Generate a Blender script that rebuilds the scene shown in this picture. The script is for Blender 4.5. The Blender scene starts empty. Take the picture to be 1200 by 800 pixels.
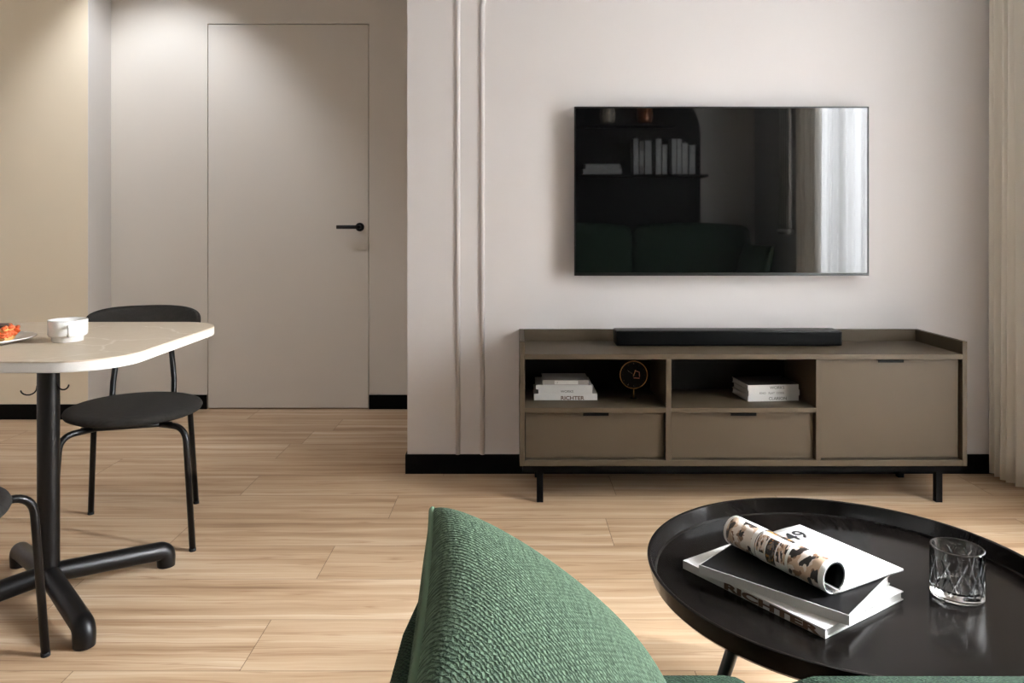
import bpy, bmesh, math, random
from mathutils import Vector, Matrix
random.seed(7)
S = bpy.context.scene
COL = S.collection
PI = math.pi
CAM_H = 1.1

# ------------------------------------------------------------------ materials
def lin(c):
    return tuple(((v/255)/12.92 if v/255 <= .04045 else ((v/255+.055)/1.055)**2.4) for v in c) + (1,)

class NT:
    def __init__(s, name):
        s.m = bpy.data.materials.new(name); s.m.use_nodes = True
        s.t = s.m.node_tree; s.n = s.t.nodes
        s.b = s.n['Principled BSDF']; s.out = s.n['Material Output']
    def add(s, typ, ins=None, **kw):
        n = s.n.new(typ)
        for k, v in kw.items(): setattr(n, k, v)
        for k, v in (ins or {}).items():
            if hasattr(v, 'is_linked') or isinstance(v, bpy.types.NodeSocket): s.t.links.new(v, n.inputs[k])
            else: n.inputs[k].default_value = v
        return n
    def link(s, a, b): s.t.links.new(a, b)
    def set(s, **kw):
        for k, v in kw.items():
            k = {'base': 'Base Color', 'rough': 'Roughness', 'metal': 'Metallic', 'ior': 'IOR', 'spec': 'Specular IOR Level',
                 'coat': 'Coat Weight', 'coat_rough': 'Coat Roughness', 'sheen': 'Sheen Weight', 'trans': 'Transmission Weight', 'normal': 'Normal'}[k]
            if isinstance(v, bpy.types.NodeSocket): s.link(v, s.b.inputs[k])
            else: s.b.inputs[k].default_value = v
        return s
    def bump(s, h, strength=.3, dist=.002):
        n = s.add('ShaderNodeBump', {'Height': h, 'Strength': strength, 'Distance': dist}); s.set(normal=n.outputs[0]); return n
    def math(s, op, a, b=0.0, c=None):
        ins = {0: a, 1: b}
        if c is not None: ins[2] = c
        return s.add('ShaderNodeMath', ins, operation=op).outputs[0]
    def mix(s, f, a, b, blend='MIX'):
        n = s.add('ShaderNodeMix', data_type='RGBA', blend_type=blend)
        for i, v in ((0, f), (6, a), (7, b)):
            if isinstance(v, bpy.types.NodeSocket): s.link(v, n.inputs[i])
            else: n.inputs[i].default_value = v
        return n.outputs[2]

def noise(t, vec, scale, detail=3, rough=.5):
    return t.add('ShaderNodeTexNoise', {'Vector': vec, 'Scale': scale, 'Detail': detail, 'Roughness': rough}).outputs['Fac']
def obj_co(t): return t.add('ShaderNodeTexCoord').outputs['Object']
def uv_co(t): return t.add('ShaderNodeTexCoord').outputs['UV']
def mapped(t, v, sc): return t.add('ShaderNodeMapping', {'Vector': v, 'Scale': sc}).outputs[0]
def ramp(t, f, stops, interp='LINEAR'):
    n = t.add('ShaderNodeValToRGB', {0: f}); e = n.color_ramp; e.interpolation = interp
    while len(e.elements) < len(stops): e.elements.new(.5)
    for el, (p, c) in zip(e.elements, stops): el.position = p; el.color = c
    return n.outputs[0]

M = {}
def paint(name, rgb, rough=.75, bump=.05):
    t = NT(name); o = obj_co(t)
    n = noise(t, o, 90, 4)
    c = t.mix(noise(t, o, 2.5, 3), lin(rgb), lin([v*.985 for v in rgb]))
    t.set(base=c, rough=rough, spec=.3); t.bump(n, bump, .001); M[name] = t.m
def plain(name, rgb, rough=.5, metal=0., spec=.5, bump=0, scale=300, coat=0.):
    t = NT(name); o = obj_co(t)
    n = noise(t, o, scale, 3)
    t.set(base=t.mix(n, lin(rgb), lin([v*.93 for v in rgb])), rough=rough, metal=metal, spec=spec, coat=coat)
    if bump: t.bump(n, bump, .0008)
    M[name] = t.m

paint('wall_paint', (211, 206, 205)); paint('hall_paint', (214, 206, 195)); paint('tan_paint', (224, 209, 184))
paint('return_paint', (214, 208, 202))
paint('ceiling_paint', (225, 222, 218)); paint('rear_paint', (224, 217, 209))
plain('black_skirting', (7, 6, 6), .7, spec=.08)
plain('taupe_laminate', (66, 56, 43), .55, spec=.2, scale=4)
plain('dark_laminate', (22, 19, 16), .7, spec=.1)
plain('black_metal', (9, 8, 8), .36, .0, .28)
plain('black_satin', (20, 18, 17), .42, .0, .5)
plain('black_plastic', (6, 6, 6), .4, spec=.1)
plain('soundbar_grille', (4, 4, 4), .6, spec=.05)
plain('white_ceramic', (246, 243, 238), .16, coat=.3)
plain('rubber', (10, 10, 10), .8)
plain('paper_white', (196, 193, 189), .6, spec=.3)
plain('page_edges', (212, 208, 202), .8)
plain('book_grey', (150, 143, 136), .6)
plain('cover_black', (11, 10, 10), .4, spec=.2)
plain('cover_dark', (58, 52, 47), .5)
plain('ink_black', (12, 12, 12), .6)
plain('ink_brown', (84, 58, 38), .6)
plain('ink_grey', (80, 75, 70), .6)
plain('brass', (190, 138, 84), .3, 1.)
plain('silver', (190, 186, 180), .25, 1.)
plain('clock_black', (6, 6, 6), .5, spec=.1)
plain('clock_red', (150, 84, 66), .4)
plain('vase_cream', (205, 190, 168), .4)
plain('vase_copper', (168, 106, 72), .35, .5)
plain('radiator_white', (214, 208, 200), .3)
plain('toast', (216, 164, 96), .8, bump=.4, scale=220)
plain('filling_orange', (206, 92, 40), .35, bump=.3, scale=120)
plain('topping_brown', (58, 34, 26), .5)
plain('niche_black', (26, 23, 21), .7, spec=.2)
plain('window_white', (228, 226, 222), .4)

def floor_mat():
    t = NT('oak_planks')
    uv = t.add('ShaderNodeUVMap', uv_map='plank').outputs[0]
    at = t.add('ShaderNodeAttribute', attribute_name='rnd'); rnd = at.outputs['Fac']
    ln = t.add('ShaderNodeAttribute', attribute_name='plen').outputs['Fac']
    sp = t.add('ShaderNodeSeparateXYZ', {0: uv}); x, y = sp.outputs[0], sp.outputs[1]
    off = t.math('MULTIPLY', rnd, 37.0)
    v = t.add('ShaderNodeCombineXYZ', {0: t.math('ADD', x, off), 1: y, 2: off}).outputs[0]
    # long grain streaks along the plank
    warp = t.add('ShaderNodeTexNoise', {'Vector': mapped(t, v, (1.6, 3, 1)), 'Scale': 1.5, 'Detail': 2.})
    wv = t.add('ShaderNodeVectorMath', {0: v, 1: t.add('ShaderNodeVectorMath', {0: warp.outputs['Color'], 1: (.0, .035, .0)}, operation='MULTIPLY').outputs[0]}, operation='ADD').outputs[0]
    g1 = noise(t, mapped(t, wv, (.42, 11, 1)), 2.0, 5, .6)
    g2 = noise(t, mapped(t, wv, (2.2, 75, 1)), 2.0, 4, .6)
    g3 = noise(t, mapped(t, wv, (.5, 4, 1)), 1.6, 2)
    sh = t.math('ADD', t.math('MULTIPLY', g1, .62), t.math('ADD', t.math('MULTIPLY', g2, .16), t.math('MULTIPLY', g3, .22)))
    c = ramp(t, sh, [(.33, lin((130, 99, 71))), (.43, lin((169, 140, 110))), (.53, lin((189, 163, 134))), (.66, lin((212, 193, 169)))])
    c = t.mix(t.math('MULTIPLY', rnd, .35), c, lin((180, 153, 123)))
    # sparse dark veins
    vn = noise(t, mapped(t, wv, (.45, 17, 1)), 1.3, 3, .55)
    vein = ramp(t, vn, [(.485, (0, 0, 0, 1)), (.5, (1, 1, 1, 1)), (.515, (0, 0, 0, 1))])
    c = t.mix(t.math('MULTIPLY', vein, .5), c, lin((132, 92, 60)))
    # joints
    ex = t.math('MINIMUM', x, t.math('SUBTRACT', ln, x)); ey = t.math('MINIMUM', y, t.math('SUBTRACT', .2465, y))
    jt = t.math('LESS_THAN', t.math('MINIMUM', t.math('MULTIPLY', ex, 1.0), ey), .0011)
    c = t.mix(t.math('MULTIPLY', jt, .75), c, lin((84, 62, 42)))
    t.set(base=c, rough=t.math('ADD', t.math('MULTIPLY', g2, .16), .40), spec=.18)
    hgt = t.math('SUBTRACT', t.math('MULTIPLY', g2, .25), jt); t.bump(hgt, .25, .001)
    M['oak_planks'] = t.m
floor_mat()

def stone_mat():
    t = NT('beige_stone'); o = obj_co(t)
    d = t.add('ShaderNodeTexNoise', {'Vector': o, 'Scale': 3., 'Detail': 4.})
    w = t.add('ShaderNodeVectorMath', {0: o, 1: t.add('ShaderNodeVectorMath', {0: d.outputs['Color'], 1: (.35, .35, .35)}, operation='MULTIPLY').outputs[0]}, operation='ADD').outputs[0]
    vo = t.add('ShaderNodeTexVoronoi', {'Vector': mapped(t, w, (2.2, 4.4, 2)), 'Scale': 1.0}, feature='DISTANCE_TO_EDGE').outputs['Distance']
    vein = ramp(t, vo, [(0., (1, 1, 1, 1)), (.018, (0, 0, 0, 1))])
    n = noise(t, o, 40, 4)
    c = t.mix(n, lin((206, 191, 169)), lin((192, 175, 152)))
    c = t.mix(t.math('MULTIPLY', vein, t.math('MULTIPLY', noise(t, o, 5, 2), 1.1)), c, lin((235, 226, 214)))
    t.set(base=c, rough=.4, spec=.4); M['beige_stone'] = t.m
stone_mat()
plain('stone_edge', (226, 220, 212), .45)

def weave(name, dark, light, sx, sy, strength, sheen=.3, co='UV'):
    t = NT(name); o = t.add('ShaderNodeTexCoord').outputs[co]
    dn = t.add('ShaderNodeTexNoise', {'Vector': o, 'Scale': 55., 'Detail': 2.})
    w = t.add('ShaderNodeVectorMath', {0: o, 1: t.add('ShaderNodeVectorMath', {0: dn.outputs['Color'], 1: (.006, .006, .006)}, operation='MULTIPLY').outputs[0]}, operation='ADD').outputs[0]
    sp = t.add('ShaderNodeSeparateXYZ', {0: w}); x = t.math('MULTIPLY', sp.outputs[0], sx); y = t.math('MULTIPLY', sp.outputs[1], sy)
    if co == 'Object': y = t.math('MULTIPLY', t.math('ADD', sp.outputs[1], sp.outputs[2]), sy)
    brk = noise(t, mapped(t, o, (150, 170, 160)), 1., 3, .6)
    ph = t.math('MULTIPLY', brk, 5.0)
    tw = t.math('ABSOLUTE', t.math('SINE', t.math('ADD', t.math('ADD', x, y), ph)))
    cr = t.math('ABSOLUTE', t.math('SINE', t.math('ADD', t.math('MULTIPLY', t.math('SUBTRACT', x, y), .8), t.math('MULTIPLY', ph, 1.3))))
    h = t.math('POWER', t.math('MULTIPLY', tw, t.math('ADD', .25, t.math('MULTIPLY', cr, .75))), .75)
    h = t.math('MULTIPLY', h, t.math('ADD', .55, t.math('MULTIPLY', brk, .9)))
    slub = noise(t, mapped(t, o, (20, 190, 60)), 1., 3, .6)
    f = t.math('ADD', t.math('MULTIPLY', h, .62), t.math('MULTIPLY', t.math('SUBTRACT', slub, .34), 1.0))
    t.set(base=t.mix(f, lin(dark), lin(light)), rough=.9, spec=.15, sheen=sheen)
    t.b.inputs['Sheen Tint'].default_value = lin(light)
    t.bump(t.math('ADD', h, t.math('MULTIPLY', slub, .8)), strength, .004); M[name] = t.m
weave('green_weave', (26, 43, 32), (106, 128, 104), 330, -370, 1.0, .04)
weave('green_upholstery', (14, 26, 19), (52, 75, 56), 420, 420, .9, .04, co='Object')
weave('charcoal_fabric', (24, 22, 20), (54, 51, 48), 1800, 1800, .4, .06, co='Object')

def lacquer():
    t = NT('black_ash'); o = obj_co(t)
    g = noise(t, mapped(t, o, (7, 190, 20)), 1.6, 5, .62)
    t.set(base=t.mix(g, lin((10, 8, 7)), lin((16, 13, 11))), rough=t.math('ADD', t.math('MULTIPLY', g, .08), .13), spec=.11)
    t.bump(g, .10, .0005); M['black_ash'] = t.m
lacquer()
def screen():
    t = NT('tv_screen'); t.set(base=lin((7, 7, 7)), rough=.025, ior=1.5, spec=.45); M['tv_screen'] = t.m
screen()
def glass():
    t = NT('clear_glass'); t.set(base=(1, 1, 1, 1), rough=0., trans=1., ior=1.5); M['clear_glass'] = t.m
    t = NT('window_glass'); tr = t.add('ShaderNodeBsdfTransparent'); gl = t.add('ShaderNodeBsdfGlossy', {'Roughness': .01})
    mx = t.add('ShaderNodeMixShader', {0: .06, 1: tr.outputs[0], 2: gl.outputs[0]}); t.link(mx.outputs[0], t.out.inputs[0]); M['window_glass'] = t.m
glass()
def cloth(name, rgb, transp, transl):
    t = NT(name); o = obj_co(t)
    n = noise(t, mapped(t, o, (700, 700, 700)), 1., 2)
    c = t.mix(n, lin(rgb), lin([v*.95 for v in rgb]))
    d = t.add('ShaderNodeBsdfDiffuse', {'Color': c}); tl = t.add('ShaderNodeBsdfTranslucent', {'Color': c}); tp = t.add('ShaderNodeBsdfTransparent')
    m1 = t.add('ShaderNodeMixShader', {0: transl, 1: d.outputs[0], 2: tl.outputs[0]})
    m2 = t.add('ShaderNodeMixShader', {0: transp, 1: m1.outputs[0], 2: tp.outputs[0]})
    t.link(m2.outputs[0], t.out.inputs[0]); M[name] = t.m
cloth('linen_drape', (246, 240, 230), .0, .1); cloth('sheer_voile', (234, 232, 229), .07, .5)
def print_mat():
    t = NT('printed_page'); u = uv_co(t)      # u along the roll (0..1), v round it (0..1)
    sp = t.add('ShaderNodeSeparateXYZ', {0: u}); x, y = sp.outputs[0], sp.outputs[1]
    def blob(sc, off, thr):
        n = noise(t, t.add('ShaderNodeMapping', {'Vector': u, 'Scale': sc, 'Location': (off, off*.7, 0)}).outputs[0], 1., 2, .45)
        return ramp(t, n, [(thr, (0, 0, 0, 1)), (thr+.015, (1, 1, 1, 1))])
    pic = t.mix(blob((9, 5, 1), 3.1, .50), lin((226, 214, 203)), lin((196, 168, 142)))
    pic = t.mix(blob((13, 9, 1), 11.3, .57), pic, lin((128, 96, 72)))
    pic = t.mix(blob((16, 6, 1), 21.7, .555), pic, lin((34, 28, 24)))
    dark = t.mix(blob((9, 6, 1), 5.2, .56), lin((26, 21, 18)), lin((104, 94, 84)))
    dark = t.mix(blob((22, 14, 1), 15.9, .60), dark, lin((172, 122, 62)))
    def band(a, b): return t.math('MULTIPLY', t.math('GREATER_THAN', x, a), t.math('LESS_THAN', x, b))
    def vband(a, b): return t.math('MULTIPLY', t.math('GREATER_THAN', y, a), t.math('LESS_THAN', y, b))
    c = lin((236, 232, 227))
    c = t.mix(t.math('MULTIPLY', band(.03, .30), vband(.1, .52)), c, pic)
    c = t.mix(t.math('MULTIPLY', band(.34, .63), vband(.12, .72)), c, dark)
    c = t.mix(t.math('MULTIPLY', band(.67, .95), vband(.1, .56)), c, pic)
    t.set(base=c, rough=.35); M['printed_page'] = t.m
print_mat()

# ------------------------------------------------------------------ mesh helpers
def link(name, me, mat=None, parent=None, smooth=False):
    o = bpy.data.objects.new(name, me); COL.objects.link(o)
    if mat: me.materials.append(M[mat])
    if parent: o.parent = parent
    if smooth:
        for p in me.polygons: p.use_smooth = True
    return o
def from_bm(name, bm, mat=None, parent=None, smooth=False):
    bmesh.ops.recalc_face_normals(bm, faces=bm.faces[:])
    me = bpy.data.meshes.new(name); bm.to_mesh(me); bm.free()
    return link(name, me, mat, parent, smooth)
def add_box(bm, x0, x1, y0, y1, z0, z1, bevel=0., seg=2):
    r = bmesh.ops.create_cube(bm, size=1.0)
    vs = r['verts']
    for v in vs:
        v.co = Vector(((x0+x1)/2+v.co.x*(x1-x0), (y0+y1)/2+v.co.y*(y1-y0), (z0+z1)/2+v.co.z*(z1-z0)))
    if bevel:
        es = {e for v in vs for e in v.link_edges}
        bmesh.ops.bevel(bm, geom=list(es), offset=bevel, segments=seg, affect='EDGES', profile=.5)
    return bm
def box(name, b, mat, parent=None, bevel=0., seg=2, smooth=False):
    return from_bm(name, add_box(bmesh.new(), *b, bevel, seg), mat, parent, smooth)
def fillet(pts, r, n=6):
    pts = [Vector(p) for p in pts]; out = [pts[0]]
    for i in range(1, len(pts)-1):
        a, b, c = pts[i-1], pts[i], pts[i+1]
        rr = r[i] if isinstance(r, dict) and i in r else (r if not isinstance(r, dict) else 0)
        if rr <= 0: out.append(b); continue
        u = (a-b).normalized(); w = (c-b).normalized()
        th = u.angle(w)
        if PI-th < 1e-3: out.append(b); continue
        d = min(rr/math.tan(th/2), (a-b).length*.49, (c-b).length*.49)
        for k in range(n+1):
            s = k/n; p = (b+u*d)*(1-s)**2 + b*2*s*(1-s) + (b+w*d)*s**2
            out.append(p)
    out.append(pts[-1]); return out
def add_tube(bm, pts, rad, seg=14, closed=False, caps=True):
    pts = [Vector(p) for p in pts]; n = len(pts)
    rads = rad if isinstance(rad, (list, tuple)) else [rad]*n
    def tang(i):
        if closed: return (pts[(i+1) % n]-pts[i-1]).normalized()
        if i == 0: return (pts[1]-pts[0]).normalized()
        if i == n-1: return (pts[-1]-pts[-2]).normalized()
        return ((pts[i+1]-pts[i]).normalized()+(pts[i]-pts[i-1]).normalized()).normalized()
    t0 = tang(0); up = Vector((0, 0, 1)) if abs(t0.z) < .9 else Vector((1, 0, 0))
    nv = t0.cross(up).normalized(); rings = []
    for i in range(n):
        t = tang(i); nv = (nv - t*nv.dot(t)).normalized(); bv = t.cross(nv)
        rings.append([bm.verts.new(pts[i]+(nv*math.cos(2*PI*k/seg)+bv*math.sin(2*PI*k/seg))*rads[i]) for k in range(seg)])
    for i in range(n if closed else n-1):
        a, b = rings[i], rings[(i+1) % n]
        for k in range(seg): bm.faces.new((a[k], a[(k+1) % seg], b[(k+1) % seg], b[k]))
    if caps and not closed:
        bm.faces.new(rings[0][::-1]); bm.faces.new(rings[-1])
    return bm
def tube(name, pts, rad, mat, parent=None, seg=14, closed=False):
    return from_bm(name, add_tube(bmesh.new(), pts, rad, seg, closed), mat, parent, True) 
def add_lathe(bm, prof, seg=48, c=(0, 0, 0)):
    rings = []
    for r, z in prof:
        if r < 1e-6: rings.append([bm.verts.new((c[0], c[1], c[2]+z))])
        else: rings.append([bm.verts.new((c[0]+r*math.cos(2*PI*k/seg), c[1]+r*math.sin(2*PI*k/seg), c[2]+z)) for k in range(seg)])
    for a, b in zip(rings, rings[1:]):
        for k in range(seg):
            if len(a) == 1 and len(b) == 1: continue
            if len(a) == 1: bm.faces.new((a[0], b[k], b[(k+1) % seg]))
            elif len(b) == 1: bm.faces.new((a[k], a[(k+1) % seg], b[0]))
            else: bm.faces.new((a[k], a[(k+1) % seg], b[(k+1) % seg], b[k]))
    return bm
def lathe(name, prof, mat, parent=None, seg=48, c=(0, 0, 0), smooth=True):
    return from_bm(name, add_lathe(bmesh.new(), prof, seg, c), mat, parent, smooth)
def auto_smooth(o, ang=35):
    me = o.data
    for p in me.polygons: p.use_smooth = True
    bm = bmesh.new(); bm.from_mesh(me)
    for e in bm.edges:
        if len(e.link_faces) == 2 and e.calc_face_angle(0) > math.radians(ang): e.smooth = False
    bm.to_mesh(me); bm.free(); return o
def prism(name, outline, z0, z1, mat, parent=None, bevel=0., smooth=False):
    bm = bmesh.new(); vs = [bm.verts.new((x, y, z0)) for x, y in outline]
    f = bm.faces.new(vs); r = bmesh.ops.extrude_face_region(bm, geom=[f])
    for v in r['geom']:
        if isinstance(v, bmesh.types.BMVert): v.co.z = z1
    if bevel:
        bmesh.ops.recalc_face_normals(bm, faces=bm.faces[:])
        es = [e for e in bm.edges if abs(e.verts[0].co.z-e.verts[1].co.z) < 1e-6]
        bmesh.ops.bevel(bm, geom=es, offset=bevel, segments=2, affect='EDGES')
    return from_bm(name, bm, mat, parent, smooth)
def rounded_rect(w, d, r, n=10):
    out = []
    for cx, cy, a0 in ((w-r, d-r, 0), (-w+r, d-r, 90), (-w+r, -d+r, 180), (w-r, -d+r, 270)):
        for k in range(n+1):
            a = math.radians(a0+90*k/n); out.append((cx+r*math.cos(a), cy+r*math.sin(a)))
    return out
def cushion(name, x0, x1, y0, y1, z0, z1, mat, parent, r=.06, crown=.03, n=14):
    """soft block: superellipse-rounded box with bulging faces"""
    bm = bmesh.new(); bmesh.ops.create_cube(bm, size=2.0)
    bmesh.ops.subdivide_edges(bm, edges=bm.edges[:], cuts=n, use_grid_fill=True)
    hx, hy, hz = (x1-x0)/2, (y1-y0)/2, (z1-z0)/2
    r = min(r, hx*.95, hy*.95, hz*.95)
    for v in bm.verts:
        a = Vector((v.co.x*hx, v.co.y*hy, v.co.z*hz)); u = v.co.copy()
        core = Vector((max(-hx+r, min(hx-r, a.x)), max(-hy+r, min(hy-r, a.y)), max(-hz+r, min(hz-r, a.z))))
        d = a-core
        p = core + (d.normalized()*r if d.length > 1e-9 else d)
        bx = (1-u.y**2)*(1-u.z**2); by = (1-u.x**2)*(1-u.z**2); bz = (1-u.x**2)*(1-u.y**2)
        p += Vector((u.x*bx*crown*.4, u.y*by*crown*.4, u.z*bz*crown))
        v.co = p + Vector(((x0+x1)/2, (y0+y1)/2, (z0+z1)/2))
    return from_bm(name, bm, mat, parent, True)
def thing(name, label, cat, loc=(0, 0, 0), rz=0., group=None):
    o = bpy.data.objects.new(name, None); COL.objects.link(o); o.empty_display_size = .1
    o.location = loc; o.rotation_euler = (0, 0, rz); tag(o, label, cat, group); return o
def tag(o, label, cat, group=None):
    o['label'] = label; o['category'] = cat
    if group: o['group'] = group
    return o
def struct(o): o['kind'] = 'structure'; return o
def dup(root, loc, rz, label, group=None):
    r = root.copy(); COL.objects.link(r); r.location = loc; r.rotation_euler = (0, 0, rz); r['label'] = label
    if group: r['group'] = group
    for ch in list(root.children):
        c = ch.copy(); COL.objects.link(c); c.parent = r
        for g in list(ch.children):
            d = g.copy(); COL.objects.link(d); d.parent = c
    return r
def lettering(name, text, size, origin, xd, yd, mat, parent, stretch=1., bold=0., extr=.0002, align='LEFT', fit=None):
    cu = bpy.data.curves.new(name, 'FONT'); cu.body = text; cu.size = size; cu.extrude = extr; cu.offset = bold*size; cu.align_x = align
    tmp = bpy.data.objects.new('lettering_source', cu); COL.objects.link(tmp)
    dg = bpy.context.evaluated_depsgraph_get(); me = bpy.data.meshes.new_from_object(tmp.evaluated_get(dg))
    bpy.data.objects.remove(tmp); bpy.data.curves.remove(cu)
    xs = [v.co.x for v in me.vertices]; 
    if fit: stretch = fit/(max(xs)-min(xs))
    xd = Vector(xd).normalized(); yd = Vector(yd).normalized(); zd = xd.cross(yd)
    m = Matrix(((xd.x*stretch, yd.x, zd.x, origin[0]), (xd.y*stretch, yd.y, zd.y, origin[1]), (xd.z*stretch, yd.z, zd.z, origin[2]), (0, 0, 0, 1)))
    me.transform(m); me.materials.clear()
    return link(name, me, mat, parent)

# ------------------------------------------------------------------ room shell
XR, XL, YB, ZC = 2.30, -3.40, -.66, 2.80
YT, YH = 3.41, 4.605           # television wall, hall wall
TX = -.472                     # end of the television wall

def build_floor():
    rows = {0: -.677, 1: .199, 2: -.614, 3: .345, 4: -.470, 5: .418}
    W, L = .2465, 1.535; y0 = 1.897
    bm = bmesh.new(); uvl = bm.loops.layers.uv.new('plank')
    fr = bm.faces.layers.float.new('rnd'); fl = bm.faces.layers.float.new('plen')
    rng = random.Random(3)
    r0 = int(math.floor((YB-y0)/W)); r1 = int(math.ceil((YH+.1-y0)/W))
    for r in range(r0, r1+1):
        xo = rows.get(r, rng.uniform(-1, .5)); k = int(math.floor((XL-xo)/L))
        while xo+k*L < XR+.2:
            xa, xb = xo+k*L, xo+(k+1)*L; ya, yb = y0+r*W, y0+(r+1)*W
            f = bm.faces.new([bm.verts.new(p) for p in ((xa, ya, 0), (xb, ya, 0), (xb, yb, 0), (xa, yb, 0))])
            for l, q in zip(f.loops, ((0, 0), (L, 0), (L, W), (0, W))): l[uvl].uv = q
            f[fr] = rng.random(); f[fl] = L; k += 1
    me = bpy.data.meshes.new('floor'); bm.to_mesh(me); bm.free()
    return struct(link('floor', me, 'oak_planks'))
build_floor()
struct(box('ceiling', (XL-.1, XR+.1, YB-.1, YH+.2, ZC, ZC+.1), 'ceiling_paint'))
struct(box('wall_front', (TX, XR+.1, YT, YH+.1, 0, ZC), 'wall_paint'))
# hall wall with an opening for the flush door
DX0, DX1, DZ = -1.836, -.868, 2.309
bm = bmesh.new()
add_box(bm, XL-.1, DX0, YH, YH+.12, 0, ZC); add_box(bm, DX1, TX, YH, YH+.12, 0, ZC); add_box(bm, DX0, DX1, YH, YH+.12, DZ, ZC)
struct(from_bm('wall_hall', bm, 'hall_paint'))
struct(box('wall_left', (XL-.1, XL, YB-.1, YH, 0, ZC), 'wall_paint'))
struct(box('wall_rear', (XL-.1, XR+.1, YB-.1, YB, 0, ZC), 'rear_paint'))
# tan built-out wall beside the hall
PY, PX = 4.361, -2.418
struct(box('wall_kitchen', (XL, PX, PY, YH, 0, ZC), 'tan_paint'))
struct(box('trim_3', (PX, PX+.004, PY, YH, .085, ZC), 'return_paint'))
# right wall with the window opening
WY0, WY1, WZ0, WZ1 = 1.0, 2.36, .03, 2.45
bm = bmesh.new()
add_box(bm, XR, XR+.22, YB-.1, WY0, 0, ZC); add_box(bm, XR, XR+.22, WY1, YT, 0, ZC)
add_box(bm, XR, XR+.22, WY0, WY1, 0, WZ0); add_box(bm, XR, XR+.22, WY0, WY1, WZ1, ZC)
struct(from_bm('wall_right', bm, 'wall_paint'))
bm = bmesh.new(); fx0, fx1 = XR+.06, XR+.12
add_box(bm, fx0, fx1, WY0, WY0+.06, WZ0, WZ1); add_box(bm, fx0, fx1, WY1-.06, WY1, WZ0, WZ1)
add_box(bm, fx0, fx1, WY0, WY1, WZ0, WZ0+.06); add_box(bm, fx0, fx1, WY0, WY1, WZ1-.06, WZ1)
add_box(bm, fx0, fx1, (WY0+WY1)/2-.04, (WY0+WY1)/2+.04, WZ0, WZ1)
w = struct(from_bm('window_1', bm, 'window_white'))
box('glass_pane', (XR+.088, XR+.094, WY0+.05, WY1-.05, WZ0+.05, WZ1-.05), 'window_glass', w)
# skirtings
SK = .085
bm = bmesh.new(); add_box(bm, TX-.008, 2.295, YT-.009, YT, 0, SK); add_box(bm, TX-.008, TX, YT, YH, 0, SK)
struct(from_bm('baseboard_front', bm, 'black_skirting'))
bm = bmesh.new(); add_box(bm, PX, DX0-.002, YH-.009, YH, 0, SK); add_box(bm, DX1+.002, TX-.009, YH-.009, YH, 0, SK)
struct(from_bm('baseboard_hall', bm, 'black_skirting'))
bm = bmesh.new(); add_box(bm, XL, PX+.009, PY-.009, PY, 0, SK); add_box(bm, PX, PX+.009, PY, YH-.01, 0, SK)
struct(from_bm('baseboard_kitchen', bm, 'black_skirting'))
# flush door
d = struct(box('door_1', (DX0+.004, DX1-.004, YH+.001, YH+.045, .006, DZ-.005), 'hall_paint', bevel=.0012))
box('door_backing', (DX0, DX1, YH+.05, YH+.11, 0, DZ), 'black_skirting', d)
hz, hx = 1.09, -.922
hb = bmesh.new(); add_tube(hb, fillet([(hx, YH-.004, hz), (hx, YH-.052, hz), (hx-.128, YH-.052, hz)], .012), .0115)
hd = from_bm('door_handle', hb, 'black_metal', d, True)
rb = bmesh.new(); add_tube(rb, [(hx, YH+.001, hz), (hx, YH-.008, hz)], .026, 32)
auto_smooth(from_bm('rosette', rb, 'black_metal', hd))
# two wall mouldings, with rounded upper corners, running off to the curtain
def molding(name, x, zc, r):
    pts = [(x, YT-.001, SK)] + [(x, YT-.001, zc-.001)]
    for k in range(1, 17):
        a = PI-k/16*PI/2; pts.append((x+r+r*math.cos(a), YT-.001, zc+r*math.sin(a)))
    pts.append((XR-.002, YT-.001, zc+r))
    struct(tube(name, pts, .0105, 'wall_paint', None, 12))
molding('trim_1', -.248, 2.11, .25); molding('trim_2', -.139, 2.06, .13)

# ------------------------------------------------------------------ television
t = thing('television', 'large black flat television mounted on the pale wall', 'television', (.904, 3.36, .881))
box('housing', (-.60, .60, -.005, .02, .03, .70), 'black_plastic', t, .006)
bm = bmesh.new()
hw, hh = .640, .735; b = .006
add_box(bm, -hw, -hw+b, -.022, 0, 0, hh); add_box(bm, hw-b, hw, -.022, 0, 0, hh)
add_box(bm, -hw+b, hw-b, -.022, 0, hh-b, hh); add_box(bm, -hw+b, hw-b, -.022, 0, 0, b*2.2)
from_bm('bezel', bm, 'black_metal', t)
box('screen', (-hw+b, hw-b, -.0195, -.001, b*2.2, hh-b), 'tv_screen', t)
box('wall_bracket', (-.22, .22, .02, .05, .2, .5), 'black_metal', t)

# ------------------------------------------------------------------ media console
KF = 3.03; KB = 3.40; kx = lambda px: (px-602)*KF/900; kz = lambda py: CAM_H-(py-264)*KF/900
CX = .906
t = thing('media_console', 'long taupe media console with open shelves, drawers and black legs', 'media console', (CX, KF, 0))
X = lambda px: kx(px)-CX
D = KB-KF
zt, zdeck, zdeck0, zb1, zb0 = .642, kz(415), kz(421), kz(539.3), kz(546)
xl0, xl1, xr0, xr1 = X(609), X(615), X(1128), X(1133.5)
bm = bmesh.new(); bv = .0012
add_box(bm, xl0, xl1, 0, D, zb0, zt, bv); add_box(bm, xr0, xr1, 0, D, zb0, zt, bv)
add_box(bm, xl1, xr0, .0, D-.018, zdeck0, zdeck, bv); add_box(bm, xl1, xr0, .0, D, zb0, zb1, bv)
add_box(bm, xl1, xr0, D-.018, D, zdeck0, zt, bv)
from_bm('carcass', bm, 'taupe_laminate', t)
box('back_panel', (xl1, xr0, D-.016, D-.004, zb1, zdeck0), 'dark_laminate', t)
dv = []
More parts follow.
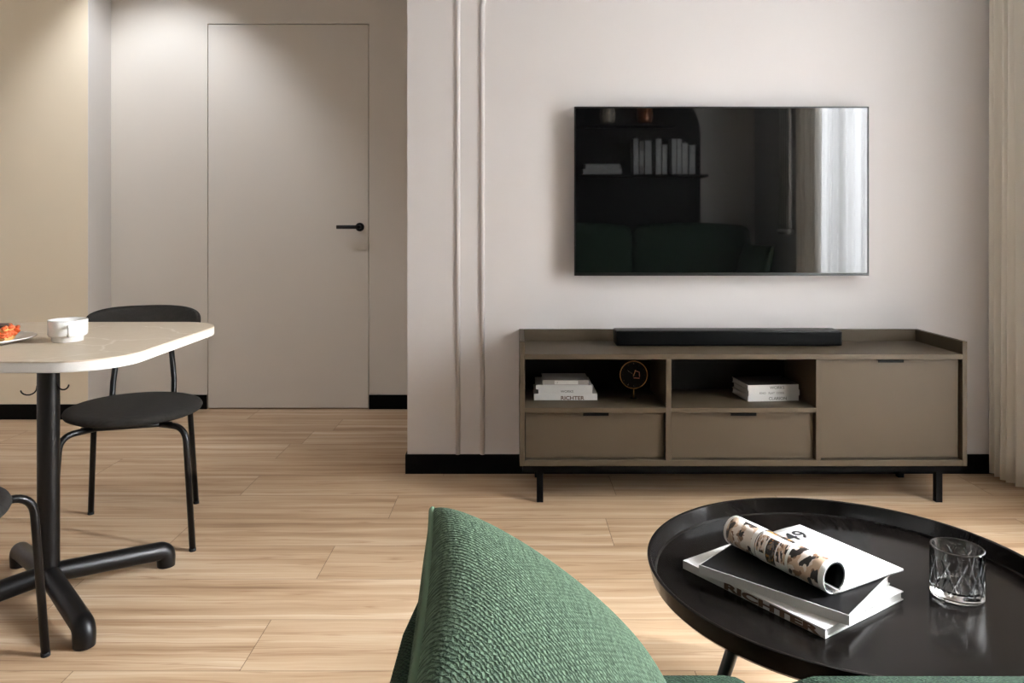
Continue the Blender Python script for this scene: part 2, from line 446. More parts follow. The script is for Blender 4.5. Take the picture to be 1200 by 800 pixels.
for a, c in ((780.5, 786.7), (956.5, 962.3)):
    box('divider', (X(a), X(c), .001, D-.016, zb1, zdeck0), 'taupe_laminate', t, bv)
sz0, sz1 = kz(483.5), kz(478)
for a, c in ((615, 780.5), (786.7, 956.5)):
    box('shelf', (X(a), X(c), .001, D-.016, sz0, sz1), 'taupe_laminate', t, bv)
ins, gp = .021, .0035
def front(name, a, c, z0, z1, hpx):
    f = box(name, (X(a)+gp, X(c)-gp, ins, ins+.018, z0+gp, z1-gp), 'taupe_laminate', t, bv)
    hb = bmesh.new(); h0, h1 = X(hpx[0]), X(hpx[1])
    add_box(hb, h0, h1, ins-.016, ins+.004, z1-gp-.0025, z1-gp-.0005+.002); add_box(hb, h0, h1, ins-.016, ins-.013, z1-gp-.010, z1-gp)
    from_bm('pull_handle', hb, 'black_skirting', f)
front('drawer', 615, 780.5, zb1, sz0, (683.5, 713.5)); front('drawer', 786.7, 956.5, zb1, sz0, (857, 887)); front('door', 962.3, 1128, zb1, zdeck0, (1030, 1060))
bm = bmesh.new(); zf0 = .122
add_box(bm, xl0+.012, xr1-.012, .02, .045, zf0, zb0); add_box(bm, xl0+.012, xr1-.012, D-.05, D-.025, zf0, zb0)
add_box(bm, xl0+.012, xl0+.037, .045, D-.05, zf0, zb0); add_box(bm, xr1-.037, xr1-.012, .045, D-.05, zf0, zb0)
from_bm('base_frame', bm, 'black_skirting', t)
for lx in ((629-602)*3.06/900-CX, (1095.5-602)*3.06/900-CX):
    for ly in (.02, D-.05):
        box('leg', (lx, lx+.0255, ly, ly+.0255, 0, zf0+.001), 'black_skirting', t, .001)
# soundbar on the deck
t = thing('soundbar', 'slim black soundbar lying on top of the taupe console', 'soundbar', (.905, 3.222, zdeck+.0005))
bm = bmesh.new(); add_box(bm, -.474, .474, 0, .10, .003, .065, .004); auto_smooth(from_bm('body', bm, 'black_plastic', t))
box('grille', (-.468, .468, -.0015, .004, .007, .060), 'soundbar_grille', t, .001)
for sx in (-.4, .4): box('foot', (sx-.03, sx+.03, .02, .08, 0, .004), 'rubber', t)
SZ = sz1
# ------------------------------------------------------------------ books
def book(name, label, w, d, h, loc, rz, cover='paper_white', pages='page_edges', top=None, group=None, spine='front', cat='book'):
    """w along x (spine length), d along y, h thick; spine on -y"""
    t = thing(name, label, cat, loc, rz, group)
    c = .0018
    bm = bmesh.new(); add_box(bm, -w/2, w/2, -d/2, d/2, 0, c); add_box(bm, -w/2, w/2, -d/2, d/2, h-c, h); add_box(bm, -w/2, w/2, -d/2, -d/2+c, c, h-c)
    from_bm('cover', bm, cover, t)
    box('pages', (-w/2+.003, w/2-.003, -d/2+c, d/2-.003, c, h-c), pages, t)
    if top: box('cover_print', (-w/2+.002, w/2-.002, -d/2+.002, d/2-.002, h-.0002, h+.0004), top, t)
    return t
def spine_text(t, text, w, d, h, size, x, mat, stretch=1., bold=0., z=None):
    z = (h-size*.7)/2 if z is None else z
    return lettering('spine_lettering', text, size, (x, -d/2-.0002, z), (1, 0, 0), (0, 0, 1), mat, t, stretch, bold)
yF = 3.165; k = yF/900; bx = lambda px: (px-602)*k
g = 'books stacked on the console shelf beside the clock'
z = SZ+.0006
def stk(label, p0, p1, h, txt=None, cover='paper_white', d=.17, dy=0., top=None):
    global z
    w = bx(p1)-bx(p0)
    t = book('book', label, w, d, h, (bx((p0+p1)/2), yF+dy+d/2, z), 0, cover, 'page_edges', top, g)
    z += h; return t, w, d, h
b_ = stk('thick white book with brown spine letters, bottom of the pile beside the clock', 626, 700, .0265, d=.19)
spine_text(b_[0], 'RICHTER', *b_[1:], .021, bx(657)-bx(663), 'ink_brown', 1.15, .03, z=.002)
b_ = stk('white book with WORKS on its spine, just above the brown-lettered bottom book', 631, 694, .0178, dy=.003)
spine_text(b_[0], 'WORKS', *b_[1:], .014, bx(657)-bx(662.5), 'ink_grey', 1.05, .01)
b_ = stk('plain white book with a blank spine, second from the top beside the clock', 628, 694, .0178, dy=-.001)
b_ = stk('grey book with pale spine label, topmost of the pile beside the clock', 636, 690, .0185, cover='book_grey', dy=.008, d=.15)
tt, w, dd, h = b_
box('spine_label', (-w*.24, w*.27, -dd/2-.0006, -dd/2+.001, .0015, h-.0015), 'page_edges', tt)
lettering('spine_lettering', '17', .011, (-w*.22, -dd/2-.0008, .004), (1, 0, 0), (0, 0, 1), 'ink_grey', tt)
g = 'white books stacked in the middle console compartment'
z = SZ+.0006
for label, dx, h, txt, sz, tx in (('white book lowest of the three in the middle console compartment', 0, .0222, 'CLARION', .017, -.02),
                              ('white book sandwiched in the middle of the three-book compartment pile', .004, .0222, 'KNO   FLAT  CODE', .0115, -.062),
                              ('white book with dark patterned cover, topmost of the three-book compartment pile', 0, .0222, 'WORKS', .0165, -.015)):
    w, d = .214, .18
    rz = math.radians(4.5 if dx == 0 else 4.2)
    t = book('book', label, w, d, h, (1.063+dx-.006, 3.237+(.0), z), rz, 'paper_white', 'page_edges', 'cover_dark' if txt == 'WORKS' else None, g)
    spine_text(t, txt, w, d, h, sz, tx, 'ink_grey', 1.05, .008); z += h
# ------------------------------------------------------------------ clock
t = thing('table_clock', 'round black table clock with thin gold ring on a gold stem', 'clock', (.500, 3.20, SZ+.0006))
zc, R = .0975, .0565
add = [(R*math.cos(2*PI*k/48), 0, zc+R*math.sin(2*PI*k/48)) for k in range(48)]
tube('ring', add, .0019, 'brass', t, 10, True)
bm = bmesh.new(); add_tube(bm, [(0, .006, zc), (0, -.001, zc)], R-.0015, 48); auto_smooth(from_bm('dial', bm, 'clock_black', t))
bm = bmesh.new()
for kk in range(12):
    a = kk*PI/6; bm = bmesh.new(); add_tube(bm, [(.044*math.sin(a), -.0015, zc+.044*math.cos(a)), (.050*math.sin(a), -.0015, zc+.050*math.cos(a))], .0009, 6)
    from_bm('hour_mark', bm, 'silver', t)
def hand(a, ln, r, mat):
    return tube('hand', [(-.006*math.sin(a), -.003, zc-.006*math.cos(a)), (ln*math.sin(a), -.003, zc+ln*math.cos(a))], r, mat, t, 8)
hand(math.radians(-52), .034, .0011, 'silver'); hand(math.radians(20), .022, .0013, 'brass')
bm = bmesh.new(); 
for pts in ([(.004, .022), (.022, .016)], [(.023, .016), (.024, -.004)], [(.0, -.008), (.024, -.010)]):
    add_tube(bm, [(pts[0][0], -.002, zc+pts[0][1]-.004), (pts[1][0], -.002, zc+pts[1][1]-.004)], .0016, 8)
from_bm('dial_emblem', bm, 'clock_red', t)
tube('stem', [(0, 0, zc-R), (0, 0, .018), (0, 0, .002)], [.0022, .0022, .0034], 'brass', t, 12)
lathe('foot', [(0, .003), (.016, .002), (.017, 0), (0, 0)], 'clock_black', t, 24, (0, .006, 0))

# ------------------------------------------------------------------ dining table
TC = Vector((-1.36, 2.245)); TH = .77
t = thing('dining_table', 'square dining table with beige stone top on a black cross-foot pedestal', 'table', (TC.x, TC.y, 0))
H2 = .384
prism('tabletop', rounded_rect(H2, H2, .155, 12), TH-.0035, TH, 'beige_stone', t, .0012)
auto_smooth(prism('tabletop_edge', rounded_rect(H2, H2, .155, 12), TH-.028, TH-.0035, 'stone_edge', t, .002), 30)
bm = bmesh.new(); add_tube(bm, [(0, 0, .055), (0, 0, TH-.058)], .0295, 36); auto_smooth(from_bm('pedestal', bm, 'black_metal', t))
bm = bmesh.new(); add_tube(bm, [(0, 0, TH-.058), (0, 0, TH-.028)], .0315, 36); add_box(bm, -.12, .12, -.12, .12, TH-.036, TH-.028); auto_smooth(from_bm('collar', bm, 'black_metal', t))
for kk in range(4):
    a = math.radians(45+90*kk); u = Vector((math.cos(a), math.sin(a), 0))
    pts = fillet([u*.02+Vector((0, 0, .082)), u*.335+Vector((0, 0, .052)), u*.335+Vector((0, 0, .002))], .035, 8)
    bm = add_tube(bmesh.new(), pts, [.0285]*(len(pts)-1)+[.027], 20)
    f = auto_smooth(from_bm('foot', bm, 'black_metal', t))
    bm = add_tube(bmesh.new(), [u*.335, u*.335+Vector((0, 0, .006))], .018, 16); auto_smooth(from_bm('glide', bm, 'rubber', f))
for sx, sy, dz in ((1, -.2, .0), (-1, -.6, -.012)):
    u = Vector((sx, sy, 0)).normalized(); zz = .635+dz
    pts = [u*.028+Vector((0, 0, zz+.012))]
    for q in range(9):
        a = PI+q/8*PI*.95; pts.append(u*(.049+.020*math.cos(a))+Vector((0, 0, zz+.005+.018*math.sin(a))))
    tube('bag_hook', pts, .0022, 'black_metal', t, 8)
# ------------------------------------------------------------------ cup and plate
t = thing('cup', 'white stackable cup on the beige stone tabletop', 'cup', (-1.271, 2.19, TH+.0004), math.radians(27))
lathe('body', [(0, .003), (.036, .003), (.038, 0), (.0405, .002), (.0415, .014), (.048, .017), (.0505, .021), (.0510, .060), (.0500, .0625), (.0485, .060), (.0475, .022), (.040, .012), (0, .010)], 'white_ceramic', t, 48)
hp = fillet([(.004, -.049, .047), (.006, -.070, .047), (.007, -.076, .034), (.006, -.066, .022), (.004, -.049, .021)], .010, 5)
tube('handle', hp, .0042, 'white_ceramic', t, 12)
t = thing('plate', 'white round plate near the edge of the stone tabletop', 'plate', (-1.484, 2.14, TH+.0004))
lathe('dish', [(0, .004), (.07, .004), (.072, 0), (.076, 0), (.09, .006), (.132, .015), (.133, .017), (.130, .018), (.088, .010), (.07, .008), (0, .008)], 'white_ceramic', t, 64)
t = thing('sandwich', 'toasted sandwich with orange filling and dark topping on the plate', 'sandwich', (-1.468, 2.13, TH+.0128), math.radians(8))
def wedge(name, z0, z1, mat, s=1., bev=.004):
    return auto_smooth(prism(name, [(-.075*s, -.05*s), (.072*s, -.04*s), (.08*s, -.005), (.06*s, .045*s), (-.075*s, .055*s)], z0, z1, mat, t, bev))
wedge('bread_slice', 0, .010, 'toast'); wedge('bread_slice', .0235, .035, 'toast', .96)
wedge('topping', .0345, .041, 'topping_brown', .90, .002)
rng = random.Random(5); bm = bmesh.new()
for q in range(90):
    a = rng.uniform(-1, 1); b2 = rng.uniform(-1, 1); x, y = .071*a, .043*b2
    if q < 50: 
        if q % 2: y = -.040+.004*rng.random()
        else: x = .066+.006*rng.random(); y = rng.uniform(-.035, .03)
    m4 = Matrix.Translation((x, y, rng.uniform(.010, .024))) @ Matrix.Diagonal((rng.uniform(.006, .011), rng.uniform(.005, .008), rng.uniform(.004, .006), 1))
    bmesh.ops.create_icosphere(bm, subdivisions=2, radius=1, matrix=m4)
for q in range(7): bmesh.ops.create_icosphere(bm, subdivisions=2, radius=.006, matrix=Matrix.Translation((.060+.012*rng.random(), -.035+.011*q, .030+.008*rng.random())))
fo = from_bm('filling', bm, 'filling_orange', t, True); fo['kind'] = 'stuff'

# ------------------------------------------------------------------ dining chairs (front = local -y)
t = chair0 = thing('dining_chair', 'black round-seated dining chair behind the stone table, backrest towards the door', 'chair', (-1.36, 2.755, 0), math.radians(18), 'dining chairs at the stone table')
SH = .462
prof = [(0, SH-.040), (.150, SH-.040), (.205, SH-.036), (.222, SH-.028), (.2275, SH-.018), (.222, SH-.008), (.205, SH-.002), (.15, SH+.003), (0, SH+.006)]
so = lathe('seat', prof, 'charcoal_fabric', t, 64)
rr = .0105
for s in (-1, 1):
    pts = fillet([(s*.212, -.235, .004), (s*.188, -.222, SH-.0455), (s*.10, -.15, SH-.0455)], .055, 8)
    l = tube('front_leg', pts, rr, 'black_metal', t, 14); tube('foot_cap', [(s*.212, -.235, 0), (s*.2115, -.2348, .010)], rr+.001, 'rubber', l, 14)
    pts = fillet([(s*.186, .240, .004), (s*.165, .196, SH-.0455), (s*.09, .13, SH-.0455)], .05, 8)
    l = tube('rear_leg', pts, rr, 'black_metal', t, 14); tube('foot_cap', [(s*.186, .240, 0), (s*.1857, .2394, .010)], rr+.001, 'rubber', l, 14)
    pts = fillet([(s*.09, .10, SH-.0465), (s*.108, .205, SH-.0465), (s*.107, .225, .50), (s*.084, .262, .735)], .045, 8)
    tube('back_post', pts, rr, 'black_metal', t, 14)
tube('seat_crossbar', [(-.14, -.155, SH-.0455), (.14, -.155, SH-.0455)], rr*.8, 'black_metal', t, 12)
# curved upholstered backrest
def backrest():
    bm = bmesh.new(); nx, nz = 40, 14; hw, z0, z1 = .205, .664, .786
    rows = {0: [], 1: []}
    for side in (0, 1):
        for j in range(nz+1):
            row = []
            for i in range(nx+1):
                a = -1+2*i/nx; b = -1+2*j/nz
                # map square to a superellipse outline
                n = 3.2; m = max(abs(a), abs(b)); 
                if m > 1e-6:
                    q = (abs(a)**n+abs(b)**n)**(1/n); sc = m/q
                else: sc = 1
                u, v = a*sc, b*sc
                x = hw*u; zz = (z0+z1)/2+(z1-z0)/2*v
                yb = .268+.035*(zz-.69)/.1*.5 - .055*u*u
                edge = max(0, 1-m**6)**.5
                row.append(bm.verts.new((x, yb+(-1 if side else 1)*.0165*edge, zz)))
            rows[side].append(row)
    for side in (0, 1):
        for j in range(nz):
            for i in range(nx):
                r_ = rows[side]; bm.faces.new((r_[j][i], r_[j][i+1], r_[j+1][i+1], r_[j+1][i]))
    bmesh.ops.remove_doubles(bm, verts=bm.verts[:], dist=.0004)
    return from_bm('backrest', bm, 'charcoal_fabric', t, True)
backrest()
dup(chair0, (-1.388, 1.712, 0), math.radians(185), 'black dining chair nearer than the stone table, only its seat edge and one leg showing')

# ------------------------------------------------------------------ coffee table
CC = Vector((.668, 1.542)); CZ = .38; CR = .394; CT = .415
t = thing('coffee_table', 'round black coffee table with a raised tray rim on slender legs', 'coffee table', (CC.x, CC.y, 0))
lathe('tray', [(0, CZ-.012), (CR-.03, CZ-.012), (CR-.016, CZ-.008), (CR-.009, CZ-.001), (CR, CT-.001), (CR-.001, CT), (CR-.006, CT), (CR-.008, CT-.001), (CR-.016, CZ+.003), (CR-.020, CZ), (0, CZ)], 'black_ash', t, 128)
auto_smooth(t.children[0], 30)
for kk in range(3):
    a = math.radians(208+120*kk); u = Vector((math.cos(a), math.sin(a), 0)); 
    bm = add_tube(bmesh.new(), [u*.47, u*.285+Vector((0, 0, CZ-.012))], [.008, .0125], 16); l = auto_smooth(from_bm('leg', bm, 'black_satin', t))
    bm = add_tube(bmesh.new(), [u*.285+Vector((0, 0, CZ-.022)), u*.285+Vector((0, 0, CZ-.010))], .03, 20); auto_smooth(from_bm('leg_plate', bm, 'black_metal', l))
# books on the coffee table
g = 'books on the coffee table'
def tbook(name, label, front, right, left_len, z, h, **kw):
    f = Vector(front); r = Vector(right); u = (r-f); w = u.length; ang = math.atan2(u.y, u.x)
    return f, r, w, ang
# bottom: spine runs from (.355,1.612) to (.542,1.336)
def placed(label, A, B, depth, h, z, cover, top=None, pages='page_edges'):
    A, B = Vector(A), Vector(B); u = B-A; L = u.length; u.normalize(); nrm = Vector((-u.y, u.x))
    c = (A+B)/2+nrm*depth/2
    return book('book', label, L, depth, h, (c.x, c.y, z), math.atan2(u.y, u.x), cover, pages, top, g), L
t, L = placed('large white book with brown spine letters, lowest on the coffee table', (.355, 1.612), (.542, 1.336), .25, .0168, CZ+.0006, 'paper_white', None)
lettering('spine_lettering', 'RICHTER', .0172, (-.058, -.125-.0003, .0016), (1, 0, 0), (0, 0, 1), 'ink_brown', t, 1., .05, fit=.214)
t, L = placed('black-covered book lying on top of the brown-lettered white book', (.3735, 1.549), (.5886, 1.3467), .217, .0182, CZ+.0178, 'paper_white', 'cover_black')
# magazine with one half rolled up
ax = Vector((.476, -.879, 0)); wx = Vector((.879, .476, 0)); mz = CZ+.0178+.0182+.0008
Rc = Vector((.7685, 1.514, mz))
t = thing('magazine', 'white magazine numbered 49 with its printed half rolled up', 'magazine', Rc)
def sheet(prof, name, mat, len0, len1, thick, uv=False, a_shift=0.):
    """prof: (w, z) points; extruded along ax from len0 to len1 (measured back from the near corner)"""
    bm = bmesh.new(); uvl = bm.loops.layers.uv.new('UVMap'); n = len(prof); cum = [0]
    for a, b in zip(prof, prof[1:]): cum.append(cum[-1]+math.dist(a, b))
    m = 12; grid = []
    for w, z in prof: grid.append([bm.verts.new(-ax*(len1+(len0-len1)*i/m)+wx*w+Vector((0, 0, z))) for i in range(m+1)])
    for j in range(n-1):
        for i in range(m):
            f = bm.faces.new((grid[j][i], grid[j][i+1], grid[j+1][i+1], grid[j+1][i]))
            for l, (a, b) in zip(f.loops, ((i, j), (i+1, j), (i+1, j+1), (i, j+1))): l[uvl].uv = (a/m, cum[b]/cum[-1])
    me = bpy.data.meshes.new(name); bm.to_mesh(me); bm.free()
    o = link(name, me, mat, t, True)
    so = o.modifiers.new('thickness', 'SOLIDIFY'); so.thickness = thick; so.offset = 0
    return o
ml = .255; rr = .029; w0 = -.200
box_pts = [(0, .0045), (-.05, .0050), (-.11, .0038), (-.17, .0026), (w0, .0024)]
o = sheet(box_pts, 'page_block', 'paper_white', 0, ml, .0042)
roll = []
for q in range(41):
    a = math.radians(-62) + math.radians(-0) + q/40*math.radians(322)
    # from near the page, up the right side, over the top and down the left, then under to the page
    roll.append((w0+rr*math.cos(a)*1.02, .0035+rr+rr*math.sin(a)))
roll = roll[::-1]
# v runs: starts at the bottom, climbs the left side, over the top, down to the right
sheet(roll, 'rolled_pages', 'printed_page', 0, ml, .0016)
inner = [(w0+(rr-.0035)*math.cos(a)*1.02, .0035+rr+(rr-.0035)*math.sin(a)) for a in [math.radians(-62)+q/40*math.radians(322) for q in range(41)]]
sheet(inner, 'inner_pages', 'cover_black', .001, ml-.001, .002)
sheet([(w0+rr*1.09*math.cos(a), .0038+rr+rr*1.06*math.sin(a)) for a in [math.radians(x) for x in range(100, 265, 6)]], 'page_edge_fold', 'printed_page', .085, .165, .0008)
# cover number: text reads along wx, up along -ax
zt2 = .0078
p = -ax*.196+wx*(-.088); lettering('cover_number', '49', .052, (p.x, p.y, zt2), wx, -ax, 'ink_black', t, 1.1, .012)
p = -ax*.187+wx*(-.062)
lettering('cover_rule', '________', .010, (p.x, p.y, zt2+.0002), wx, -ax, 'ink_grey', t, 1.2)
# ------------------------------------------------------------------ cut glass tumbler
t = thing('tumbler', 'clear cut-glass tumbler standing on the coffee table tray', 'glass', (.864, 1.497, CZ+.0003))
def tumbler():
    ro, ri, hh, zb = .0475, .0428, .094, .014
    bm = bmesh.new(); seg, rows = 360, 150
    def groove(th, z):
        g = 0
        for sgn in (1, -1):
            ph = (th*5/PI*.5*2 + sgn*(z/.062)*1.0) % 1.0
            dd = min(ph, 1-ph)*(2*PI*ro/5*.5)
            g = max(g, max(0, 1-dd/.0020))
        f = min(1, max(0, (z-.008)/.01))*min(1, max(0, (hh-.016-z)/.004))
        return g*f
    prof = []
    rings = []
    for j in range(rows+1):
        z = hh*j/rows; rr0 = ro-(.003*(1-j/3)**2 if j < 3 else 0)-(.0012*(1-(rows-j)/2) if rows-j < 2 else 0)
        rings.append([bm.verts.new(((rr0-.0018*groove(2*PI*i/seg, z))*math.cos(2*PI*i/seg), (rr0-.0018*groove(2*PI*i/seg, z))*math.sin(2*PI*i/seg), z)) for i in range(seg)])
    for z, r_ in ((hh, ri+.001), (hh-.002, ri), (zb+.006, ri-.0005), (zb+.001, ri-.005), (zb, ri-.012)):
        rings.append([bm.verts.new((r_*math.cos(2*PI*i/seg), r_*math.sin(2*PI*i/seg), z)) for i in range(seg)])
    for a, b in zip(rings, rings[1:]):
        for i in range(seg): bm.faces.new((a[i], a[(i+1) % seg], b[(i+1) % seg], b[i]))
    bm.faces.new(rings[0][::-1]); bm.faces.new(rings[-1])
    return auto_smooth(from_bm('glass_body', bm, 'clear_glass', t), 40)
tumbler()

# ------------------------------------------------------------------ sofa
t = thing('sofa', 'deep green woven sofa with low arm, reflected in the television', 'sofa', (0, 0, 0))
SX0, SX1, SY0, SY1 = -.15, 2.20, -.60, .93
cushion('seat_base', SX0+.02, SX1-.02, SY0, SY1, .12, .28, 'green_upholstery', t, .03, .0, 8)
for a, b, yf, zt_ in ((-.045, .372, 1.195, .421), (.382, 1.255, 1.125, .461), (1.262, 2.15, .94, .43)):
    cushion('seat_cushion', a, b, -.30, yf, .27, zt_, 'green_upholstery', t, .045, .026, 16)
for a, b in ((-.03, 1.075), (1.095, 2.16)):
    cushion('back_cushion', a, b, -.58, -.28, .42, 1.095, 'green_upholstery', t, .07, .03, 16)
cushion('armrest', -.162, -.052, -.55, 1.215, .13, .532, 'green_upholstery', t, .035, .008, 16)
cushion('armrest', 2.165, 2.27, -.55, .93, .13, .532, 'green_upholstery', t, .035, .008, 16)
for lx, ly in ((-.10, 1.08), (-.10, -.45), (2.1, .9), (2.1, -.45)):
    bm = add_tube(bmesh.new(), [(lx, ly, 0), (lx, ly, .14)], [.014, .02], 16); auto_smooth(from_bm('leg', bm, 'black_metal', t))

def throw_pillow(label, P0, U, V, size, thick, mat='green_weave', rest=0.):
    U = Vector(U).normalized(); V = Vector(V); V.normalize(); N = U.cross(V).normalized()
    if N.z < 0: N = -N
    hu, h = (size[0]/2, size[1]/2) if isinstance(size, tuple) else (size/2, size/2); C = Vector(P0)+U*hu+V*h
    t = thing('throw_pillow', label, 'pillow', C)
    n = 44
    def pos(s, q, side):
        u = s*(1-.035*(1-q*q)); v = q*(1-.035*(1-s*s))
        e = max(0, (1-s**2)*(1-q**2)); w = thick*(e**.36)*side
        p = U*(u*hu)+V*(v*h)+N*w; g = p+C
        if rest:                                   # flattened where it rests on the seat and arm
            if g.x > -.035: p.z = max(p.z, rest-C.z)
            elif g.x > -.18: p.z = max(p.z, .553-C.z)
        return p
    bm = bmesh.new(); uvl = bm.loops.layers.uv.new('UVMap')
    for side in (1, -1):
        g_ = [[bm.verts.new(pos(math.sin(PI/2*(-1+2*i/n)), math.sin(PI/2*(-1+2*j/n)), side)) for i in range(n+1)] for j in range(n+1)]
        for j in range(n):
            for i in range(n):
                f = bm.faces.new((g_[j][i], g_[j][i+1], g_[j+1][i+1], g_[j+1][i]))
                for l, (a, b) in zip(f.loops, ((i, j), (i+1, j), (i+1, j+1), (i, j+1))): l[uvl].uv = (math.sin(PI/2*(-1+2*a/n))*hu, math.sin(PI/2*(-1+2*b/n))*h)
    bmesh.ops.remove_doubles(bm, verts=bm.verts[:], dist=1e-6)
    cov = from_bm('cover', bm, mat, t, True)
    path = []
    for (s0, q0, s1, q1) in ((-1, -1, 1, -1), (1, -1, 1, 1), (1, 1, -1, 1), (-1, 1, -1, -1)):
        for k_ in range(24):
            f = math.sin(PI/2*(-1+2*k_/24))*.5+.5; path.append(pos(s0+(s1-s0)*f, q0+(q1-q0)*f, 0))
    tube('piping', path, .0055, mat, t, 10, True)
    return t
throw_pillow('green woven throw pillow with piping, leaning on the low sofa arm', (-.135, 1.27, .630), (.06, -1, .0), (.78, -.32, -.45), (.60, .395), .098, rest=.463)
throw_pillow('green throw pillow at the far sofa end, seen only in the television reflection', (2.20, .20, .93), (-.3, -.95, -.0), (-.25, .08, -.95), .42, .075)

# ------------------------------------------------------------------ curtains
def curtain(name, label, y0, y1, xc, amp, waves, mat, z0=.015, z1=2.77, ph=0., flare=0., jitter=.3, cat='curtain', rails=True):
    rng = random.Random(name+label); n = max(60, waves*18); m = 24
    js = [rng.uniform(-jitter, jitter) for _ in range(waves+2)]; am = [rng.uniform(.65, 1.1) for _ in range(waves+2)]
    bm = bmesh.new(); grid = []
    for j in range(m+1):
        f = j/m; z = z0+(z1-z0)*f; row = []
        for i in range(n+1):
            u = i/n; w = u*waves; ki = int(w); fr = w-ki
            jj = js[ki]*(1-fr)+js[ki+1]*fr; aa = am[ki]*(1-fr)+am[ki+1]*fr
            x = xc+amp*aa*(math.sin(2*PI*w+ph+jj)+.25*math.sin(4*PI*w+1.1+jj))*(1.0+.18*math.sin(2.5*f+ki))
            y = y0+(y1-y0)*u + flare*(1-f)**2*u*(1 if y1 > y0 else -1) + .006*math.sin(3*f+w*4)
            row.append(bm.verts.new((x, y, z)))
        grid.append(row)
    for j in range(m):
        for i in range(n): bm.faces.new((grid[j][i], grid[j][i+1], grid[j+1][i+1], grid[j+1][i]))
    root = thing(name, label, cat, (0, 0, 0))
    me = bpy.data.meshes.new('cloth'); bm.to_mesh(me); bm.free(); o = link('cloth', me, mat, root, True)
    s = o.modifiers.new('thickness', 'SOLIDIFY'); s.thickness = .0015
    if mat == 'linen_drape':
        hb = bmesh.new(); add = [v.co.copy() for v in grid[0]] if False else None
        hb.free()
    return root
curtain('drape', 'beige linen drape gathered in the corner beside the console wall', 3.375, 3.17, 2.112, .030, 5, 'linen_drape', ph=2.2)
curtain('sheer_curtain', 'pale grey sheer curtain hanging beside the beige drape', 3.165, 1.475, 2.105, .035, 17, 'sheer_voile', ph=.6, flare=.02)
curtain('drape', 'beige drape at the far end of the window, seen in the television', 1.425, 1.0, 2.11, .035, 6, 'linen_drape', ph=1.0)
t = thing('curtain_track', 'white ceiling track carrying the curtains along the window', 'curtain track', (2.11, 2.2, 0))
box('rail', (-.03, .03, -1.25, 1.19, 2.772, ZC-.001), 'window_white', t)

# ------------------------------------------------------------------ reflected rear of the room
t = thing('shelving_unit', 'black arched shelving panel on the rear wall, reflected in the television', 'shelving', (.45, YB, 0))
pts = [(-1.33, .0), (1.33, 0)]; r = .45; hx_ = 1.33; ztop = 2.42
out = [(-hx_, 0), (hx_, 0)] + [(hx_-r+r*math.cos(a), ztop-r+r*math.sin(a)) for a in [math.radians(q) for q in range(0, 91, 6)]] + [(-hx_+r+r*math.cos(a), ztop-r+r*math.sin(a)) for a in [math.radians(q) for q in range(90, 181, 6)]]
bm = bmesh.new(); vs = [bm.verts.new((x, .022, z)) for x, z in out]; f = bm.faces.new(vs); rg = bmesh.ops.extrude_face_region(bm, geom=[f])
for v in rg['geom']:
    if isinstance(v, bmesh.types.BMVert): v.co.y = 0.001
from_bm('back_panel', bm, 'niche_black', t)
RS1, RS2 = 1.572, 2.045
box('shelf', (-.9, 1.35, .022, .24, RS1-.022, RS1), 'niche_black', t); box('shelf', (-.9, 1.05, .022, .24, RS2-.022, RS2), 'niche_black', t)
yS = YB+.14; kk = (2*3.3405-yS-.07)/900; rx = lambda px: (px-602)*kk
rng = random.Random(11)
bks = [(742, 748.5, .33), (749, 754.5, .31), (755.5, 763.5, .315), (768, 775, .33), (775.5, 781.5, .275), (787, 792.5, .33), (793, 798.5, .33), (799, 806, .29), (807.5, 814.5, .27)]
words = ['first', 'second', 'third', 'fourth', 'fifth', 'sixth', 'seventh', 'eighth', 'ninth']
for (a, c, h), wd in zip(bks, words):
    w = rx(c)-rx(a); lab = f'white upright book reflected on the black shelf, {wd} in its row from the flat pair'
    t = thing('book', lab, 'book', (rx((a+c)/2), yS, RS1+.0006), 0, 'upright books on the black shelf')
    dark = wd == 'second'
    bm = bmesh.new(); add_box(bm, -w/2, -w/2+.003, -.08, .08, 0, h); add_box(bm, w/2-.003, w/2, -.08, .08, 0, h); add_box(bm, -w/2, w/2, .077, .08, 0, h)
    from_bm('cover', bm, 'book_grey' if dark else 'paper_white', t); box('pages', (-w/2+.003, w/2-.003, -.076, .077, .003, h-.004), 'page_edges', t)
    box('spine_band', (-w/2+.004, w/2-.004, .0795, .0806, h*.25, h*.7), 'page_edges', t)
t = book('book', 'thick white book lying flat on the black shelf, upper of two', rx(727)-rx(687), .16, .045, (rx(706), yS, RS1+.0514), PI, 'paper_white', 'page_edges', None, 'flat books on the black shelf')
t = book('book', 'thick white book lying flat on the black shelf, lower of two', rx(728)-rx(683), .17, .05, (rx(705.5), yS, RS1+.0006), PI, 'paper_white', 'page_edges', None, 'flat books on the black shelf')
for px, mat, lab in ((713, 'vase_cream', 'cream ceramic vase reflected on the upper black shelf'), (757, 'vase_copper', 'copper brown vase reflected on the upper black shelf')):
    t = thing('vase', lab, 'vase', (rx(px), yS, RS2+.0006))
    lathe('vessel', [(0, 0), (.05, 0), (.068, .03), (.075, .09), (.066, .15), (.045, .19), (.04, .22), (.036, .22), (.04, .19), (.06, .14), (.066, .08), (.05, .012), (0, .01)], mat, t, 32)
    lathe('rim_band', [(.041, .214), (.0425, .217), (.041, .2205), (.036, .2205), (.036, .214)], mat, t, 32)
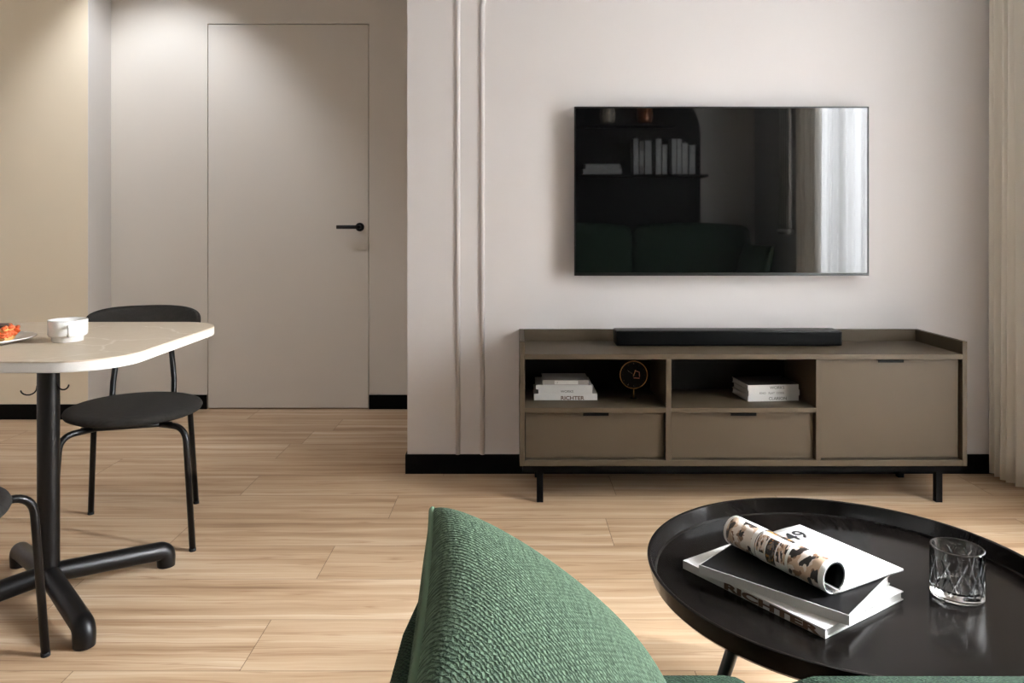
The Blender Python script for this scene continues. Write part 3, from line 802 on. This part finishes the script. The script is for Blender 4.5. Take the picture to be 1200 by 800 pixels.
# tall tubular radiator near the rear corner
t = thing('radiator', 'tall pale radiator of vertical tubes by the window, reflected in the television', 'radiator', (2.235, .36, 0))
for q in range(5): tube('column', [(0, -.10+.05*q, 1.06), (0, -.10+.05*q, 2.45)], .018, 'radiator_white', t, 14)
for zz in (1.05, 2.45): tube('header', [(0, -.13, zz), (0, .13, zz)], .024, 'radiator_white', t, 16)
for yy in (-.1, .1): tube('wall_bracket', [(0, yy, 2.35), (.067, yy, 2.35)], .008, 'radiator_white', t, 10)

# ------------------------------------------------------------------ light
W = bpy.data.worlds.new('sky'); S.world = W; W.use_nodes = True
bg = W.node_tree.nodes['Background']; bg.inputs[0].default_value = (.9, .95, 1.0, 1); bg.inputs[1].default_value = 2.0
def area(name, loc, rot, sx, sy, power, col, spread=180):
    l = bpy.data.lights.new(name, 'AREA'); l.shape = 'RECTANGLE'; l.size = sx; l.size_y = sy; l.energy = power; l.color = col; l.spread = math.radians(spread)
    o = bpy.data.objects.new(name, l); COL.objects.link(o); o.location = loc; o.rotation_euler = rot; return o
area('window_daylight', (XR+.32, (WY0+WY1)/2, 1.28), (0, math.radians(82), 0), 2.4, WY1-WY0+.1, 1250, (.90, .985, 1.08))
area('sky_through_window', (XR+.95, 1.66, 2.40), (0, math.radians(57), math.radians(2)), 1.5, 1.5, 3500, (.93, .985, 1.06), 92)
def spot(name, loc, target, power, col, ang, blend, rad=.03):
    l = bpy.data.lights.new(name, 'SPOT'); l.energy = power; l.color = col; l.spot_size = math.radians(ang); l.spot_blend = blend; l.shadow_soft_size = rad
    o = bpy.data.objects.new(name, l); COL.objects.link(o); o.location = loc
    o.rotation_euler = (Vector(target)-Vector(loc)).to_track_quat('-Z', 'Y').to_euler(); return o
spot('hall_downlight', (-2.08, 3.80, 2.79), (-2.06, 4.60, 1.25), 96, (.90, .965, 1.06), 88, .7, .05)

# ------------------------------------------------------------------ camera
cam = bpy.data.cameras.new('camera'); cam.sensor_width = 36; cam.lens = 27; cam.clip_start = .02
cam.shift_y = -136/1200; cam.shift_x = -2/1200
co = bpy.data.objects.new('camera', cam); COL.objects.link(co); co.location = (0, 0, CAM_H); co.rotation_euler = (PI/2, 0, 0)
S.camera = co
vs = S.view_settings; vs.view_transform = 'Standard'; vs.look = 'None'; vs.exposure = 0.0; vs.gamma = 1.0; vs.use_curve_mapping = False
S.cycles.max_bounces = 10; S.cycles.diffuse_bounces = 5; S.cycles.transparent_max_bounces = 16; S.cycles.sample_clamp_indirect = 6
S.cycles.use_denoising = True
